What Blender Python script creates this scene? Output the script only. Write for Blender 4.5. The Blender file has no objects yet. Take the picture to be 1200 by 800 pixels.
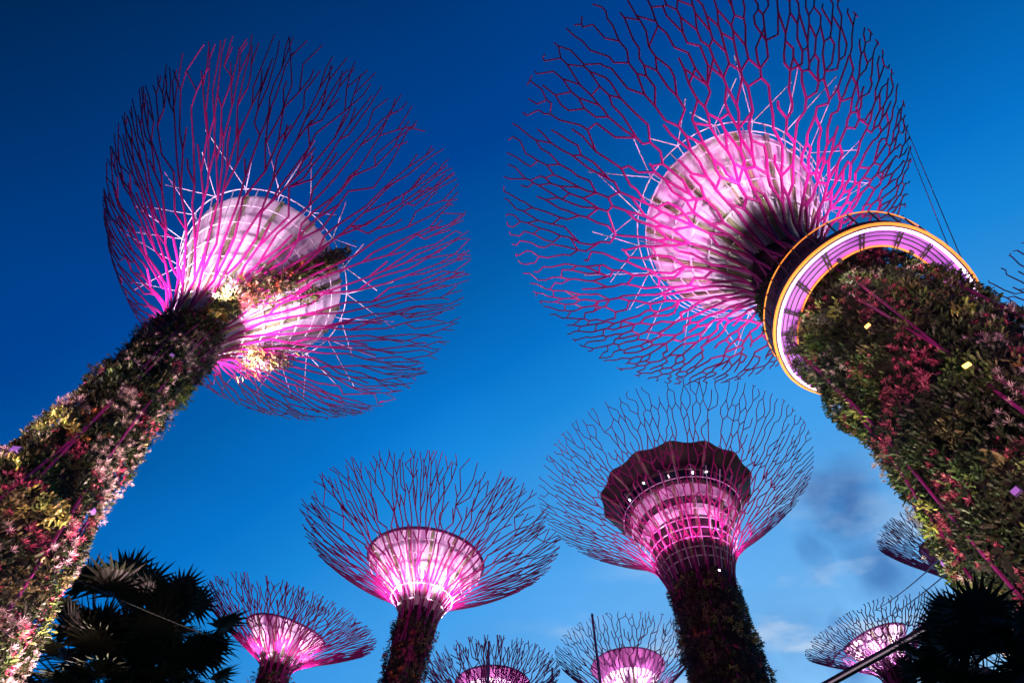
import bpy, math, random
import numpy as np
from math import sin, cos, pi, radians
from mathutils import Vector

# ------------------------------------------------------------------ camera, sky, exposure
sc = bpy.context.scene
COL = sc.collection
cam_d = bpy.data.cameras.new('camera'); cam = bpy.data.objects.new('camera', cam_d); COL.objects.link(cam)
PITCH = radians(56.3)
EYE = np.array([0, 0, 1.6])
cam.location = EYE; cam.rotation_euler = (pi / 2 + PITCH, 0, 0)
cam_d.sensor_width = 36; cam_d.lens = 21.0; cam_d.clip_start = .1; cam_d.clip_end = 6000
sc.camera = cam
sc.view_settings.view_transform = 'Standard'; sc.view_settings.look = 'None'
sc.view_settings.exposure = 0; sc.view_settings.gamma = 1
sc.render.engine = 'CYCLES'
sc.cycles.use_denoising = True
sc.cycles.max_bounces = 5; sc.cycles.diffuse_bounces = 2; sc.cycles.glossy_bounces = 2
sc.cycles.sample_clamp_indirect = 4
sc.cycles.caustics_reflective = False; sc.cycles.caustics_refractive = False

def lin(c):
    return tuple(((x / 255) / 12.92 if x / 255 <= .04045 else ((x / 255 + .055) / 1.055) ** 2.4) for x in c) + (1,)

def build_world():
    w = bpy.data.worlds.new('World'); sc.world = w; w.use_nodes = True
    nt = w.node_tree; nt.nodes.clear(); N = nt.nodes.new; L = nt.links.new
    out = N('ShaderNodeOutputWorld'); bg = N('ShaderNodeBackground'); L(bg.outputs[0], out.inputs[0])
    tc = N('ShaderNodeTexCoord')
    dot = N('ShaderNodeVectorMath'); dot.operation = 'DOT_PRODUCT'; L(tc.outputs['Generated'], dot.inputs[0])
    dot.inputs[1].default_value = (62.9, 101.0, -53.2)          # the afterglow side of the dusk sky is bright
    mr = N('ShaderNodeMapRange'); mr.inputs[1].default_value = 29 - 103.1; mr.inputs[2].default_value = 240 - 103.1
    L(dot.outputs['Value'], mr.inputs[0])
    cr = N('ShaderNodeValToRGB'); L(mr.outputs[0], cr.inputs[0])
    st = [(29, (0, 40, 88)), (57, (0, 60, 132)), (76, (0, 68, 150)), (100, (2, 94, 172)), (118, (6, 116, 204)),
          (132, (24, 136, 220)), (155, (68, 158, 232)), (176, (104, 176, 240)), (195, (140, 200, 250)), (235, (170, 205, 240))]
    e = cr.color_ramp.elements
    for i, (g, c) in enumerate(st):
        p = (g - 29) / 211
        el = e[i] if i < 2 else e.new(p)
        el.position = p; el.color = lin(c)
    # thin and dark clouds low over the afterglow
    sep = N('ShaderNodeSeparateXYZ'); L(tc.outputs['Generated'], sep.inputs[0])
    zz = N('ShaderNodeMath'); zz.operation = 'MAXIMUM'; zz.inputs[1].default_value = .12; L(sep.outputs[2], zz.inputs[0])
    dv = N('ShaderNodeVectorMath'); dv.operation = 'DIVIDE'; L(tc.outputs['Generated'], dv.inputs[0])
    cmb = N('ShaderNodeCombineXYZ')
    for i in range(3): L(zz.outputs[0], cmb.inputs[i])
    L(cmb.outputs[0], dv.inputs[1])
    mask = N('ShaderNodeMapRange'); mask.interpolation_type = 'SMOOTHSTEP'
    mask.inputs[1].default_value = 132 - 103.1; mask.inputs[2].default_value = 172 - 103.1; L(dot.outputs['Value'], mask.inputs[0])
    n1 = N('ShaderNodeTexNoise'); n1.inputs['Scale'].default_value = 2.6; n1.inputs['Detail'].default_value = 7
    n1.inputs['Distortion'].default_value = .35
    mp = N('ShaderNodeMapping'); mp.inputs['Location'].default_value = (3.7, 1.3, 0); mp.inputs['Rotation'].default_value = (0, 0, .6)
    mp.inputs['Scale'].default_value = (1, 1.7, 1)
    L(dv.outputs[0], mp.inputs[0]); L(mp.outputs[0], n1.inputs['Vector'])
    # a few separate dark clouds, each at its own direction in the sky, frayed by the noise
    sub = N('ShaderNodeVectorMath'); sub.operation = 'SUBTRACT'; sub.inputs[1].default_value = (.5, .5, .5); n4 = N('ShaderNodeTexNoise'); n4.inputs['Scale'].default_value = 7; n4.inputs['Detail'].default_value = 8; L(tc.outputs['Generated'], n4.inputs['Vector']); L(n4.outputs['Color'], sub.inputs[0])
    scl = N('ShaderNodeVectorMath'); scl.operation = 'SCALE'; scl.inputs['Scale'].default_value = .17; L(sub.outputs[0], scl.inputs[0])
    add = N('ShaderNodeVectorMath'); add.operation = 'ADD'; L(tc.outputs['Generated'], add.inputs[0]); L(scl.outputs[0], add.inputs[1])
    acc = None
    for (px, py, rad_, st_) in ((990, 585, .085, 1.0), (948, 645, .05, .6), (1012, 640, .05, .5), (1045, 670, .07, .7), (930, 742, .07, .5), (985, 758, .06, .5), (1010, 792, .06, .7), (905, 790, .05, .5)):
        x = (px - 600) / 700; y = -(py - 400) / 700
        c = Vector((x, cos(PITCH) - sin(PITCH) * y, sin(PITCH) + cos(PITCH) * y)).normalized()
        ds = N('ShaderNodeVectorMath'); ds.operation = 'DISTANCE'; L(add.outputs[0], ds.inputs[0]); ds.inputs[1].default_value = c
        rm = N('ShaderNodeMapRange'); rm.interpolation_type = 'SMOOTHSTEP'; rm.inputs[1].default_value = rad_; rm.inputs[2].default_value = rad_ * .15
        rm.inputs[3].default_value = 0; rm.inputs[4].default_value = st_; L(ds.outputs['Value'], rm.inputs[0])
        if acc is None: acc = rm.outputs[0]
        else:
            mm = N('ShaderNodeMath'); mm.operation = 'MAXIMUM'; L(acc, mm.inputs[0]); L(rm.outputs[0], mm.inputs[1]); acc = mm.outputs[0]
    m1b = N('ShaderNodeMath'); m1b.operation = 'MULTIPLY'; L(acc, m1b.inputs[0]); r4 = N('ShaderNodeMapRange'); r4.inputs[1].default_value = .36; r4.inputs[2].default_value = .6; r4.inputs[3].default_value = .25; r4.inputs[4].default_value = 1.1; L(n4.outputs[0], r4.inputs[0]); L(r4.outputs[0], m1b.inputs[1])
    mx = N('ShaderNodeMixRGB'); mx.inputs[2].default_value = lin((58, 108, 176)); L(m1b.outputs[0], mx.inputs[0]); L(cr.outputs[0], mx.inputs[1])
    n2 = N('ShaderNodeTexNoise'); n2.inputs['Scale'].default_value = 3.4; n2.inputs['Detail'].default_value = 8
    mp2 = N('ShaderNodeMapping'); mp2.inputs['Location'].default_value = (1.2, 6.3, 2); mp2.inputs['Rotation'].default_value = (0, 0, .9)
    mp2.inputs['Scale'].default_value = (1, 1.5, 1)
    L(dv.outputs[0], mp2.inputs[0]); L(mp2.outputs[0], n2.inputs['Vector'])
    r2 = N('ShaderNodeMapRange'); r2.interpolation_type = 'SMOOTHSTEP'; r2.inputs[1].default_value = .47; r2.inputs[2].default_value = .72
    L(n2.outputs[0], r2.inputs[0])
    m2 = N('ShaderNodeMath'); m2.operation = 'MULTIPLY'; L(r2.outputs[0], m2.inputs[1])
    mask2 = N('ShaderNodeMapRange'); mask2.interpolation_type = 'SMOOTHSTEP'; mask2.inputs[1].default_value = 158 - 103.1; mask2.inputs[2].default_value = 185 - 103.1
    L(dot.outputs['Value'], mask2.inputs[0]); L(mask2.outputs[0], m2.inputs[0])
    mx2 = N('ShaderNodeMixRGB'); mx2.inputs[2].default_value = lin((185, 210, 240)); L(m2.outputs[0], mx2.inputs[0]); L(mx.outputs[0], mx2.inputs[1])
    # faint large unevenness everywhere
    n3 = N('ShaderNodeTexNoise'); n3.inputs['Scale'].default_value = 1.6; n3.inputs['Detail'].default_value = 5; L(dv.outputs[0], n3.inputs['Vector'])
    r3 = N('ShaderNodeMapRange'); r3.inputs[1].default_value = .3; r3.inputs[2].default_value = .7; r3.inputs[3].default_value = .93; r3.inputs[4].default_value = 1.08
    L(n3.outputs[0], r3.inputs[0])
    ml = N('ShaderNodeMixRGB'); ml.blend_type = 'MULTIPLY'; ml.inputs[0].default_value = 1; L(mx2.outputs[0], ml.inputs[1]); L(r3.outputs[0], ml.inputs[2])
    L(ml.outputs[0], bg.inputs[0]); bg.inputs[1].default_value = 1.0
build_world()

# ------------------------------------------------------------------ helpers
rnd = random.Random(7)

class MB:
    def __init__(s): s.v = []; s.f = []; s.c = []; s.n = 0; s.mi = []
    def add(s, V, F, col=None, mi=0):
        V = np.asarray(V, float); s.v.append(V)
        s.f += [tuple(i + s.n for i in f) for f in F]; s.mi += [mi] * len(F)
        if col is not None: s.c.append(np.tile(np.array(col, float), (len(V), 1)))
        s.n += len(V)
    def tube(s, a, b, r0, r1=None, k=5, cap=False):
        if r1 is None: r1 = r0
        a = np.asarray(a, float); b = np.asarray(b, float); d = b - a; l = np.linalg.norm(d)
        if l < 1e-6: return
        d /= l; h = np.array([0, 0, 1.]) if abs(d[2]) < .9 else np.array([1., 0, 0])
        u = np.cross(d, h); u /= np.linalg.norm(u); w = np.cross(d, u)
        an = np.arange(k) * 2 * pi / k
        ring = np.outer(np.cos(an), u) + np.outer(np.sin(an), w)
        V = np.vstack([a + ring * r0, b + ring * r1])
        F = [(i, (i + 1) % k, k + (i + 1) % k, k + i) for i in range(k)]
        if cap: F += [tuple(range(k - 1, -1, -1)), tuple(range(k, 2 * k))]
        s.add(V, F)
    def path(s, P, r, k=5, closed=False, cap=True):
        P = [np.asarray(p, float) for p in P]; n = len(P)
        rr = r if hasattr(r, '__len__') else [r] * n
        V = []; u = None
        for i in range(n):
            a = P[(i - 1) % n] if (closed or i) else P[i]; b = P[(i + 1) % n] if (closed or i < n - 1) else P[i]
            d = b - a; d /= np.linalg.norm(d) + 1e-9
            if u is None:
                h = np.array([0, 0, 1.]) if abs(d[2]) < .9 else np.array([1., 0, 0]); u = np.cross(d, h)
            u = u - d * (u @ d); u /= np.linalg.norm(u); w = np.cross(d, u)
            for j in range(k):
                t = 2 * pi * j / k; V.append(P[i] + rr[i] * (cos(t) * u + sin(t) * w))
        F = []
        for i in range(n if closed else n - 1):
            for j in range(k):
                F.append((i * k + j, i * k + (j + 1) % k, ((i + 1) % n) * k + (j + 1) % k, ((i + 1) % n) * k + j))
        if cap and not closed: F += [tuple(range(k - 1, -1, -1)), tuple((n - 1) * k + j for j in range(k))]
        s.add(V, F)
    def box(s, c, ax, half):
        c = np.asarray(c, float); A = [np.asarray(a, float) for a in ax]
        V = [c + i * half[0] * A[0] + j * half[1] * A[1] + k * half[2] * A[2] for i in (-1, 1) for j in (-1, 1) for k in (-1, 1)]
        s.add(V, [(0, 1, 3, 2), (4, 6, 7, 5), (0, 4, 5, 1), (2, 3, 7, 6), (0, 2, 6, 4), (1, 5, 7, 3)])
    def build(s, name, mat, parent=None, smooth=False, org=(0, 0, 0)):
        me = bpy.data.meshes.new(name)
        V = (np.vstack(s.v) - np.asarray(org)) if s.v else np.zeros((0, 3))
        me.from_pydata(V.tolist(), [], s.f)
        for m in (mat if isinstance(mat, (list, tuple)) else [mat]): me.materials.append(m)
        if any(s.mi): me.polygons.foreach_set('material_index', s.mi)
        if s.c:
            at = me.color_attributes.new('Col', 'FLOAT_COLOR', 'POINT')
            C = np.vstack(s.c); C = np.hstack([C, np.ones((len(C), 1))]).astype(np.float32)
            at.data.foreach_set('color', C.ravel())
        if smooth: me.polygons.foreach_set('use_smooth', [True] * len(me.polygons))
        me.update()
        o = bpy.data.objects.new(name, me); COL.objects.link(o)
        if parent is not None: o.parent = parent
        else: o.location = org
        return o

def thing(name, label, cat, loc=(0, 0, 0), group=None):
    o = bpy.data.objects.new(name, None); COL.objects.link(o); o.location = tuple(loc); o.empty_display_size = .5
    tag(o, label, cat, group); return o
def tag(o, label, cat, group=None):
    o['label'] = label; o['category'] = cat
    if group: o['group'] = group

def mat(name, col, rough=.5, metal=0., noise=None, emis=None, bump=None, two=None):
    m = bpy.data.materials.new(name); m.use_nodes = True; nt = m.node_tree; b = nt.nodes['Principled BSDF']
    b.inputs['Base Color'].default_value = (*col, 1); b.inputs['Roughness'].default_value = rough; b.inputs['Metallic'].default_value = metal
    if noise:
        sc_, c2 = noise
        tc = nt.nodes.new('ShaderNodeTexCoord'); n = nt.nodes.new('ShaderNodeTexNoise'); n.inputs['Scale'].default_value = sc_; n.inputs['Detail'].default_value = 6
        r = nt.nodes.new('ShaderNodeMapRange'); r.inputs[1].default_value = .35; r.inputs[2].default_value = .65
        x = nt.nodes.new('ShaderNodeMixRGB'); x.inputs[1].default_value = (*col, 1); x.inputs[2].default_value = (*c2, 1)
        nt.links.new(tc.outputs['Object'], n.inputs['Vector']); nt.links.new(n.outputs[0], r.inputs[0]); nt.links.new(r.outputs[0], x.inputs[0])
        nt.links.new(x.outputs[0], b.inputs['Base Color'])
        if bump:
            bp = nt.nodes.new('ShaderNodeBump'); bp.inputs['Strength'].default_value = bump; bp.inputs['Distance'].default_value = .1
            nt.links.new(n.outputs[0], bp.inputs['Height']); nt.links.new(bp.outputs[0], b.inputs['Normal'])
    if emis:
        b.inputs['Emission Color'].default_value = (*emis[0], 1); b.inputs['Emission Strength'].default_value = emis[1]
    return m

M = {}
M['branch'] = mat('magenta_steel', (.36, .012, .18), .45, 0, (1.2, (.29, .010, .14)))
M['dark_branch'] = mat('purple_steel', (.15, .04, .14), .5, 0, (1.2, (.11, .03, .11)))
M['hoop'] = mat('white_steel', (.65, .62, .65), .45)
M['rib'] = mat('olive_rib', (.42, .44, .22), .6, 0, (3, (.25, .30, .14)))
M['membrane'] = mat('membrane', (.82, .76, .82), .7, 0, (.35, (.78, .71, .78)))
M['membrane_purple'] = mat('purple_panel', (.40, .12, .33), .6, 0, (.5, (.32, .09, .28)))
M['dark_panel'] = mat('dark_panel', (.05, .045, .04), .55, 0, (.6, (.08, .07, .05)))
M['stone'] = mat('dark_cladding', (.10, .07, .08), .7, 0, (.8, (.05, .04, .045)))
M['glass'] = mat('window_glass', (.02, .03, .05), .08, .0)
M['trunk'] = mat('trunk_skin', (.035, .03, .02), .9, 0, (1.5, (.015, .015, .008)), bump=.6)
M['pole'] = mat('magenta_pole', (.40, .02, .22), .4, 0, (1.5, (.24, .015, .13)))
M['fixture'] = mat('lamp_housing', (.06, .04, .11), .5)
M['bark'] = mat('bark', (.06, .05, .04), .9, 0, (8, (.03, .025, .02)))
M['cable'] = mat('cable_steel', (.5, .5, .55), .5)
M['dark_cable'] = mat('dark_cable', (.08, .08, .1), .5)
M['mast'] = mat('mast_paint', (.22, .16, .24), .5)
M['deck'] = mat('deck_steel', (.16, .10, .14), .5)
M['soffit'] = mat('purple_soffit_glow', (.62, .22, .85), .4, 0, (.8, (.55, .18, .8)), ((.40, .09, .75), .34))  # weak purple emission stands in for light washing over the soffit
M['rail'] = mat('rail_mesh', (.20, .10, .09), .6)
M['orange_led'] = mat('orange_led', (.8, .3, .05), .5, 0, None, ((1, .27, .04), 1.3))
M['white_led'] = mat('violet_white_led', (.8, .7, .9), .5, 0, None, ((1, .70, 1.0), 4))
M['lamp_yellow'] = mat('yellow_lamp', (.8, .6, .2), .5, 0, None, ((1, .50, .08), 5))
M['lamp_white'] = mat('white_lamp', (.8, .8, .8), .5, 0, None, ((1, .9, .95), 7))
M['lamp_violet'] = mat('violet_lamp', (.2, .08, .3), .5, 0, None, ((.45, .18, .75), .4))

def leaf_mat():
    m = bpy.data.materials.new('leaves'); m.use_nodes = True; nt = m.node_tree; b = nt.nodes['Principled BSDF']
    a = nt.nodes.new('ShaderNodeAttribute'); a.attribute_name = 'Col'
    g = nt.nodes.new('ShaderNodeNewGeometry'); h = nt.nodes.new('ShaderNodeHueSaturation')
    r = nt.nodes.new('ShaderNodeMapRange'); r.inputs[3].default_value = .55; r.inputs[4].default_value = 1.35
    nt.links.new(g.outputs['Random Per Island'], r.inputs[0]); nt.links.new(r.outputs[0], h.inputs['Value'])
    nt.links.new(a.outputs['Color'], h.inputs['Color']); nt.links.new(h.outputs[0], b.inputs['Base Color'])
    b.inputs['Roughness'].default_value = .55
    # thin leaves let some light through
    t = nt.nodes.new('ShaderNodeBsdfTranslucent'); nt.links.new(h.outputs[0], t.inputs['Color'])
    mx = nt.nodes.new('ShaderNodeMixShader'); mx.inputs[0].default_value = .25
    out = nt.nodes['Material Output']
    nt.links.new(b.outputs[0], mx.inputs[1]); nt.links.new(t.outputs[0], mx.inputs[2]); nt.links.new(mx.outputs[0], out.inputs[0])
    return m
M['leaf'] = leaf_mat()

def spot(name, loc, direction, power, col, angle=150, size=.15, blend=.5, parent=None):
    d = bpy.data.lights.new(name, 'SPOT'); d.energy = power; d.color = col; d.spot_size = radians(angle); d.spot_blend = blend
    d.shadow_soft_size = size
    o = bpy.data.objects.new(name, d); COL.objects.link(o)
    o.rotation_euler = Vector(direction).to_track_quat('-Z', 'Y').to_euler()
    if parent is not None: o.parent = parent; o.location = Vector(loc) - parent.location
    else: o.location = Vector(loc)
    return o

def strip(mb, p, d, up, L, W, col, bend=.35):
    """one leaf: a folded blade of two quads and a tip"""
    s = np.cross(d, up); n = np.linalg.norm(s)
    if n < 1e-4: return
    s /= n
    m = p + d * L * .55 + up * L * bend * .25
    t = p + d * L - up * L * bend * .35
    mb.add([p - s * W * .25, p + s * W * .25, m + s * W * .5, m - s * W * .5, t], [(0, 1, 2, 3), (3, 2, 4)], col)

def vec(rng):
    v = rng.normal(size=3); return v / np.linalg.norm(v)

PAL = {'dark': [(.03, .05, .012), (.04, .06, .02), (.05, .045, .02)], 'green': [(.10, .17, .03), (.07, .13, .03), (.14, .20, .04)],
       'lime': [(.30, .38, .06), (.26, .34, .08), (.38, .36, .08)], 'pink': [(.50, .07, .14), (.42, .05, .12), (.55, .12, .18)],
       'rose': [(.40, .10, .13), (.46, .16, .16), (.36, .09, .10)],
       'dusty': [(.52, .38, .36), (.60, .42, .44), (.46, .36, .28)], 'orange': [(.55, .18, .05), (.5, .25, .06)], 'olive': [(.16, .15, .05), (.20, .17, .06)]}

def clump(mb, p, nrm, kind, size, rng, simple=False):
    col = np.array(PAL[kind][rng.integers(len(PAL[kind]))]) * rng.uniform(.75, 1.25)
    if kind in ('pink', 'rose', 'dusty', 'orange') and not simple:     # bromeliad rosette or air plant
        size = size * .62
        k = 16 if kind == 'dusty' else 11
        W = .035 if kind == 'dusty' else .075
        a0 = rng.uniform(0, 6.3); t1 = np.cross(nrm, [.3, .2, .9]); t1 /= np.linalg.norm(t1); t2 = np.cross(nrm, t1)
        for i in range(k):
            a = a0 + i * 2 * pi / k + rng.uniform(-.25, .25); tilt = rng.uniform(.25, 1.15)
            d = nrm * sin(tilt) + (t1 * cos(a) + t2 * sin(a)) * cos(tilt); d /= np.linalg.norm(d)
            strip(mb, p, d, nrm, size * rng.uniform(.7, 1.15), size * W * 2.0, np.clip(col * rng.uniform(.8, 1.2), 0, 1))
    else:
        k = 5 if simple else 11
        for i in range(k):
            v = vec(rng); d = nrm * .5 + v * .9; d /= np.linalg.norm(d)
            q = p + vec(rng) * size * .35 + nrm * size * .1
            strip(mb, q, d, v if abs(v @ d) < .9 else nrm, size * rng.uniform(.4, .85), size * .19, np.clip(col * rng.uniform(.7, 1.3), 0, 1))

# ------------------------------------------------------------------ the tree towers
class Tree:
    def __init__(s, q, scale, neck, disc, trunk, shift=None, th=65, cage=1.07, curve=None):
        s.q = q; s.s = scale; s.neck = neck; s.disc = disc; s.tr = sorted(trunk); s.th = radians(th); s.cage = cage
        s.shift = shift or [(0, 0), (1, 0)]
        az = math.atan2(q[0], q[1]); s.right = np.array([cos(az), -sin(az), 0])
        n = np.array([q[3], q[4], 1.]); s.nz = n; n = n / np.linalg.norm(n)
        u = np.array([1, 0, -n[0] / n[2]]); u /= np.linalg.norm(u); s.n = n; s.u = u; s.w = np.cross(n, u)
        # profile of the branches: rises with the neck, then flares far outside the funnel
        zs = np.linspace(0, 1, 60); zf = np.array([0, .1, .2, .33, .5, .65, .8, 1.0]); rf = np.array(curve or [0, .045, .13, .28, .48, .66, .82, 1.0])
        rs = np.interp(zs, zf, rf); ker = np.ones(5) / 5; rs = np.convolve(np.pad(rs, 2, mode='reflect', reflect_type='odd'), ker, 'valid')
        H, RR = 1 - neck[0], q[2] - neck[1]
        L = np.r_[0, np.cumsum(np.hypot(np.diff(zs) * H, np.diff(rs) * RR))]; s.ct = L / L[-1]; s.cr = rs - rs[0] * (1 - zs); s.cz = zs
        s.base = s.W(s.axis(-1.6 / scale)); s.base[2] = 0
    def axis(s, z):
        q = s.q; c = np.array([q[0] - (1 - z) * q[3], q[1] - (1 - z) * q[4], z])
        zs = [a for a, _ in s.shift]; c = c + s.right * np.interp(z, zs, [b for _, b in s.shift]); return c
    def W(s, p): return np.asarray(p) * s.s + EYE
    def at(s, z, r, ph, e=0):
        q = s.q; r = r * (1 + e * (q[5] * cos(2 * ph) + q[6] * sin(2 * ph)))
        return s.W(s.axis(z) + r * (cos(ph) * s.u + sin(ph) * s.w))
    def rt(s, z): return float(np.interp(z, [a for a, _ in s.tr], [b for _, b in s.tr]))
    def canopy(s, t, ph, off=0):
        zn, rn = s.neck
        if t < 0: z = zn + t * (1 - zn); return s.at(z, s.rt(z) + off + .004, ph)
        rf = float(np.interp(t, s.ct, s.cr)); zf = float(np.interp(t, s.ct, s.cz))
        r = rn + .004 + (s.q[2] - rn) * rf; z = zn + (1 - zn) * zf
        return s.at(z, r + off, ph, t)
    def funnel(s, u, ph, k=1.):
        (zn, rn), (zd, rd) = s.neck, s.disc
        return s.at(zn + (zd - zn) * u, (rn * .93 + (rd - rn * .93) * u ** 1.25) * k, ph, u)
    def cagep(s, u, ph):
        (zn, rn), (zd, rd) = s.neck, s.disc
        return s.at(zn + (zd - zn) * u, rn + .001 + (rd * s.cage - rn) * u ** 1.15, ph, u)

def lathe(mb, f, us, n=48, col=None, mi=0):
    V = [f(u, 2 * pi * j / n) for u in us for j in range(n)]
    F = [(i * n + j, i * n + (j + 1) % n, (i + 1) * n + (j + 1) % n, (i + 1) * n + j) for i in range(len(us) - 1) for j in range(n)]
    mb.add(V, F, col, mi)

def branches(T, N, tips, seed, style, rad, m, root, low=-.12, K=9, k=5, link=.5):
    """steel stems that leave the neck crosswise. Style A forks like a tree, style B closes into honeycomb-like cells"""
    R = random.Random(seed); w0 = 2 * pi / N
    sgn = lambda v: 1 if v > 0 else -1
    segs = [[] for _ in range(N)]
    def rr(t): return rad * (1 - .5 * max(t, 0))
    t0 = .13; start = []
    for i in range(N):
        c = (i + .5) * w0; sk = (1 if i % 2 else -1) * w0 * .75
        e = (t0 * R.uniform(.8, 1.25), c + sk * .3)
        P = [(low - .12, c - sk * 1.3), (low, c - sk), (t0 * .4, c - sk * .2), e]
        segs[i] += list(zip(P, P[1:])); start.append(e)
    if style == 'A':
        L = [t0, .25, .37, .48, .59, .70, .80, .90, 1.0]
        for i in range(N):
            front = [(start[i], i * w0, (i + 1) * w0, R.choice((-1, 1)))]
            f1 = R.choice((1, 1, 2)); f2 = R.choice((3, 4)); f3 = 6
            for lv in range(1, len(L)):
                new = []; dt = L[lv] - L[lv - 1]; last = lv == len(L) - 1
                for (p, lo, hi, side) in front:
                    w = hi - lo
                    must = lv == f1 or (lv == f2 + R.choice((0, 0, 1)) and w > w0 * .4) or (lv == f3 and w > w0 * .2 and R.random() < .55)
                    tt = lambda: (R.uniform(.93, 1.03) if last else L[lv] + R.uniform(-.4, .4) * dt)
                    if must:
                        cut = (lo + hi) / 2
                        for (l2, h2, sd) in ((lo, cut, -1), (cut, hi, 1)):
                            e = (tt(), (l2 + h2) / 2 + sd * w * R.uniform(-.04, .12))
                            if R.random() < .5: segs[i].append((p, e))
                            else:
                                kn = (p[0] + max(e[0] - p[0], .02) * R.uniform(.4, .6), e[1]); segs[i] += [(p, kn), (kn, e)]
                            new.append((e, l2, h2, -sd))
                    else:
                        if last and R.random() < .2: continue
                        d = R.uniform(.0, .42) if R.random() < .75 else R.uniform(.42, .75)
                        e = (tt(), lo + w * (.5 + side * d)); segs[i].append((p, e)); new.append((e, lo, hi, -side if R.random() < .8 else side))
                        if R.random() < (.5 if lv > 3 else .2):      # an open twig
                            g = dt * R.uniform(.5, 1.0); q = (p[0] + g, p[1] - side * max(w, w0 * .2) * R.uniform(.35, .75)); segs[i].append((p, q))
                            if R.random() < .3: segs[i].append((q, (q[0] + g * .6, q[1] + R.uniform(-.1, .1) * w)))
                front = new
    else:
        cur = [(p[0], p[1], i) for i, p in enumerate(start)]; n = N
        for lv in range(1, K + 1):
            if lv in (2, K // 2 + 1): n = int(round(n * math.sqrt(tips / N)))
            w = 2 * pi / n; f = lv / K; last = lv == K; dt = (1 - t0) / K
            ts = t0 + (1 - t0) * f ** .95; nxt = []
            off = (cur[0][1] / w + .5) if lv not in (2, K // 2 + 1) else R.random()
            for j in range(n):
                if R.random() < (.10 if last else .02): continue
                ph = (j + off + R.uniform(-.23, .23)) * w; t = ts + (R.uniform(-.35, .25) if last else R.uniform(-.36, .36)) * dt
                dd = sorted((abs((ph - c[1] + pi) % (2 * pi) - pi), q) for q, c in enumerate(cur))
                q, q2 = (dd[0][1], dd[1][1]) if R.random() < .6 else (dd[1][1], dd[0][1])
                links = [q] + ([q2] if R.random() < link * (.35 if last else 1) else [])
                own = None; kf = R.uniform(.35, .7); tk = None; bow = R.uniform(-.06, .06)
                for q in links:
                    p = cur[q]; dp = (ph - p[1] + pi) % (2 * pi) - pi
                    if abs(dp) > w * 1.6: continue
                    if own is None: own = p[2]
                    if tk is None: tk = p[0] + max(t - p[0], .02) * kf; phk = ph - sgn(dp) * w * bow; segs[p[2]].append(((tk, p[1] + dp - sgn(dp) * w * bow), (t, p[1] + dp)))
                    segs[p[2]].append(((p[0], p[1]), (tk, p[1] + (phk - p[1] + pi) % (2 * pi) - pi)))
                if own is None: continue
                nxt.append((t, ph, own))
                if last and R.random() < .5:
                    for sd in ((-1, 1) if R.random() < .4 else (R.choice((-1, 1)),)):
                        segs[own].append(((t, ph), (t + R.uniform(.015, .04), ph + sd * w * R.uniform(.2, .42))))
            cur = nxt
    for i in range(N):
        mb = MB()
        for a, b in segs[i]:
            n = max(1, int(abs(b[0] - a[0]) / .06)) if a[0] < .3 else 1
            for j in range(n):
                p = (a[0] + (b[0] - a[0]) * j / n, a[1] + (b[1] - a[1]) * j / n); q = (a[0] + (b[0] - a[0]) * (j + 1) / n, a[1] + (b[1] - a[1]) * (j + 1) / n)
                mb.tube(T.canopy(*p), T.canopy(*q), rr(p[0]), rr(q[0]), k)
        mb.build('branch', m, root, org=T.base)

def hoops(T, us, rad, root, n=72):
    for u in us:
        mb = MB(); mb.path([T.cagep(u, 2 * pi * j / n) for j in range(n)], rad, 5, closed=True); mb.build('hoop', M['hoop'], root, org=T.base)

def trunk(T, root, n=40):
    zs = np.linspace(-1.6 / T.s, T.neck[0] + .01, 24); mb = MB()
    lathe(mb, lambda z, ph: T.at(z, T.rt(z) * (1 + .03 * sin(5 * ph + z * 20)), ph), zs, n)
    mb.add([T.at(zs[-1], T.rt(zs[-1]), 2 * pi * j / n) for j in range(n)], [tuple(range(n))])
    return mb.build('trunk', M['trunk'], root, smooth=True, org=T.base)

def poles(T, N, root, z0, z1, rad, seed, off=.006):
    R = random.Random(seed)
    for i in range(N):
        ph = 2 * pi * i / N + R.uniform(-.1, .1); tw = (.5 if i % 2 else -.4)
        mb = MB(); k = 9
        mb.path([T.at(z0 + (z1 - z0) * j / k, T.rt(z0 + (z1 - z0) * j / k) + off, ph + tw * j / k) for j in range(k + 1)], rad, 6)
        mb.build('trunk_pole', M['pole'], root, org=T.base)

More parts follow.
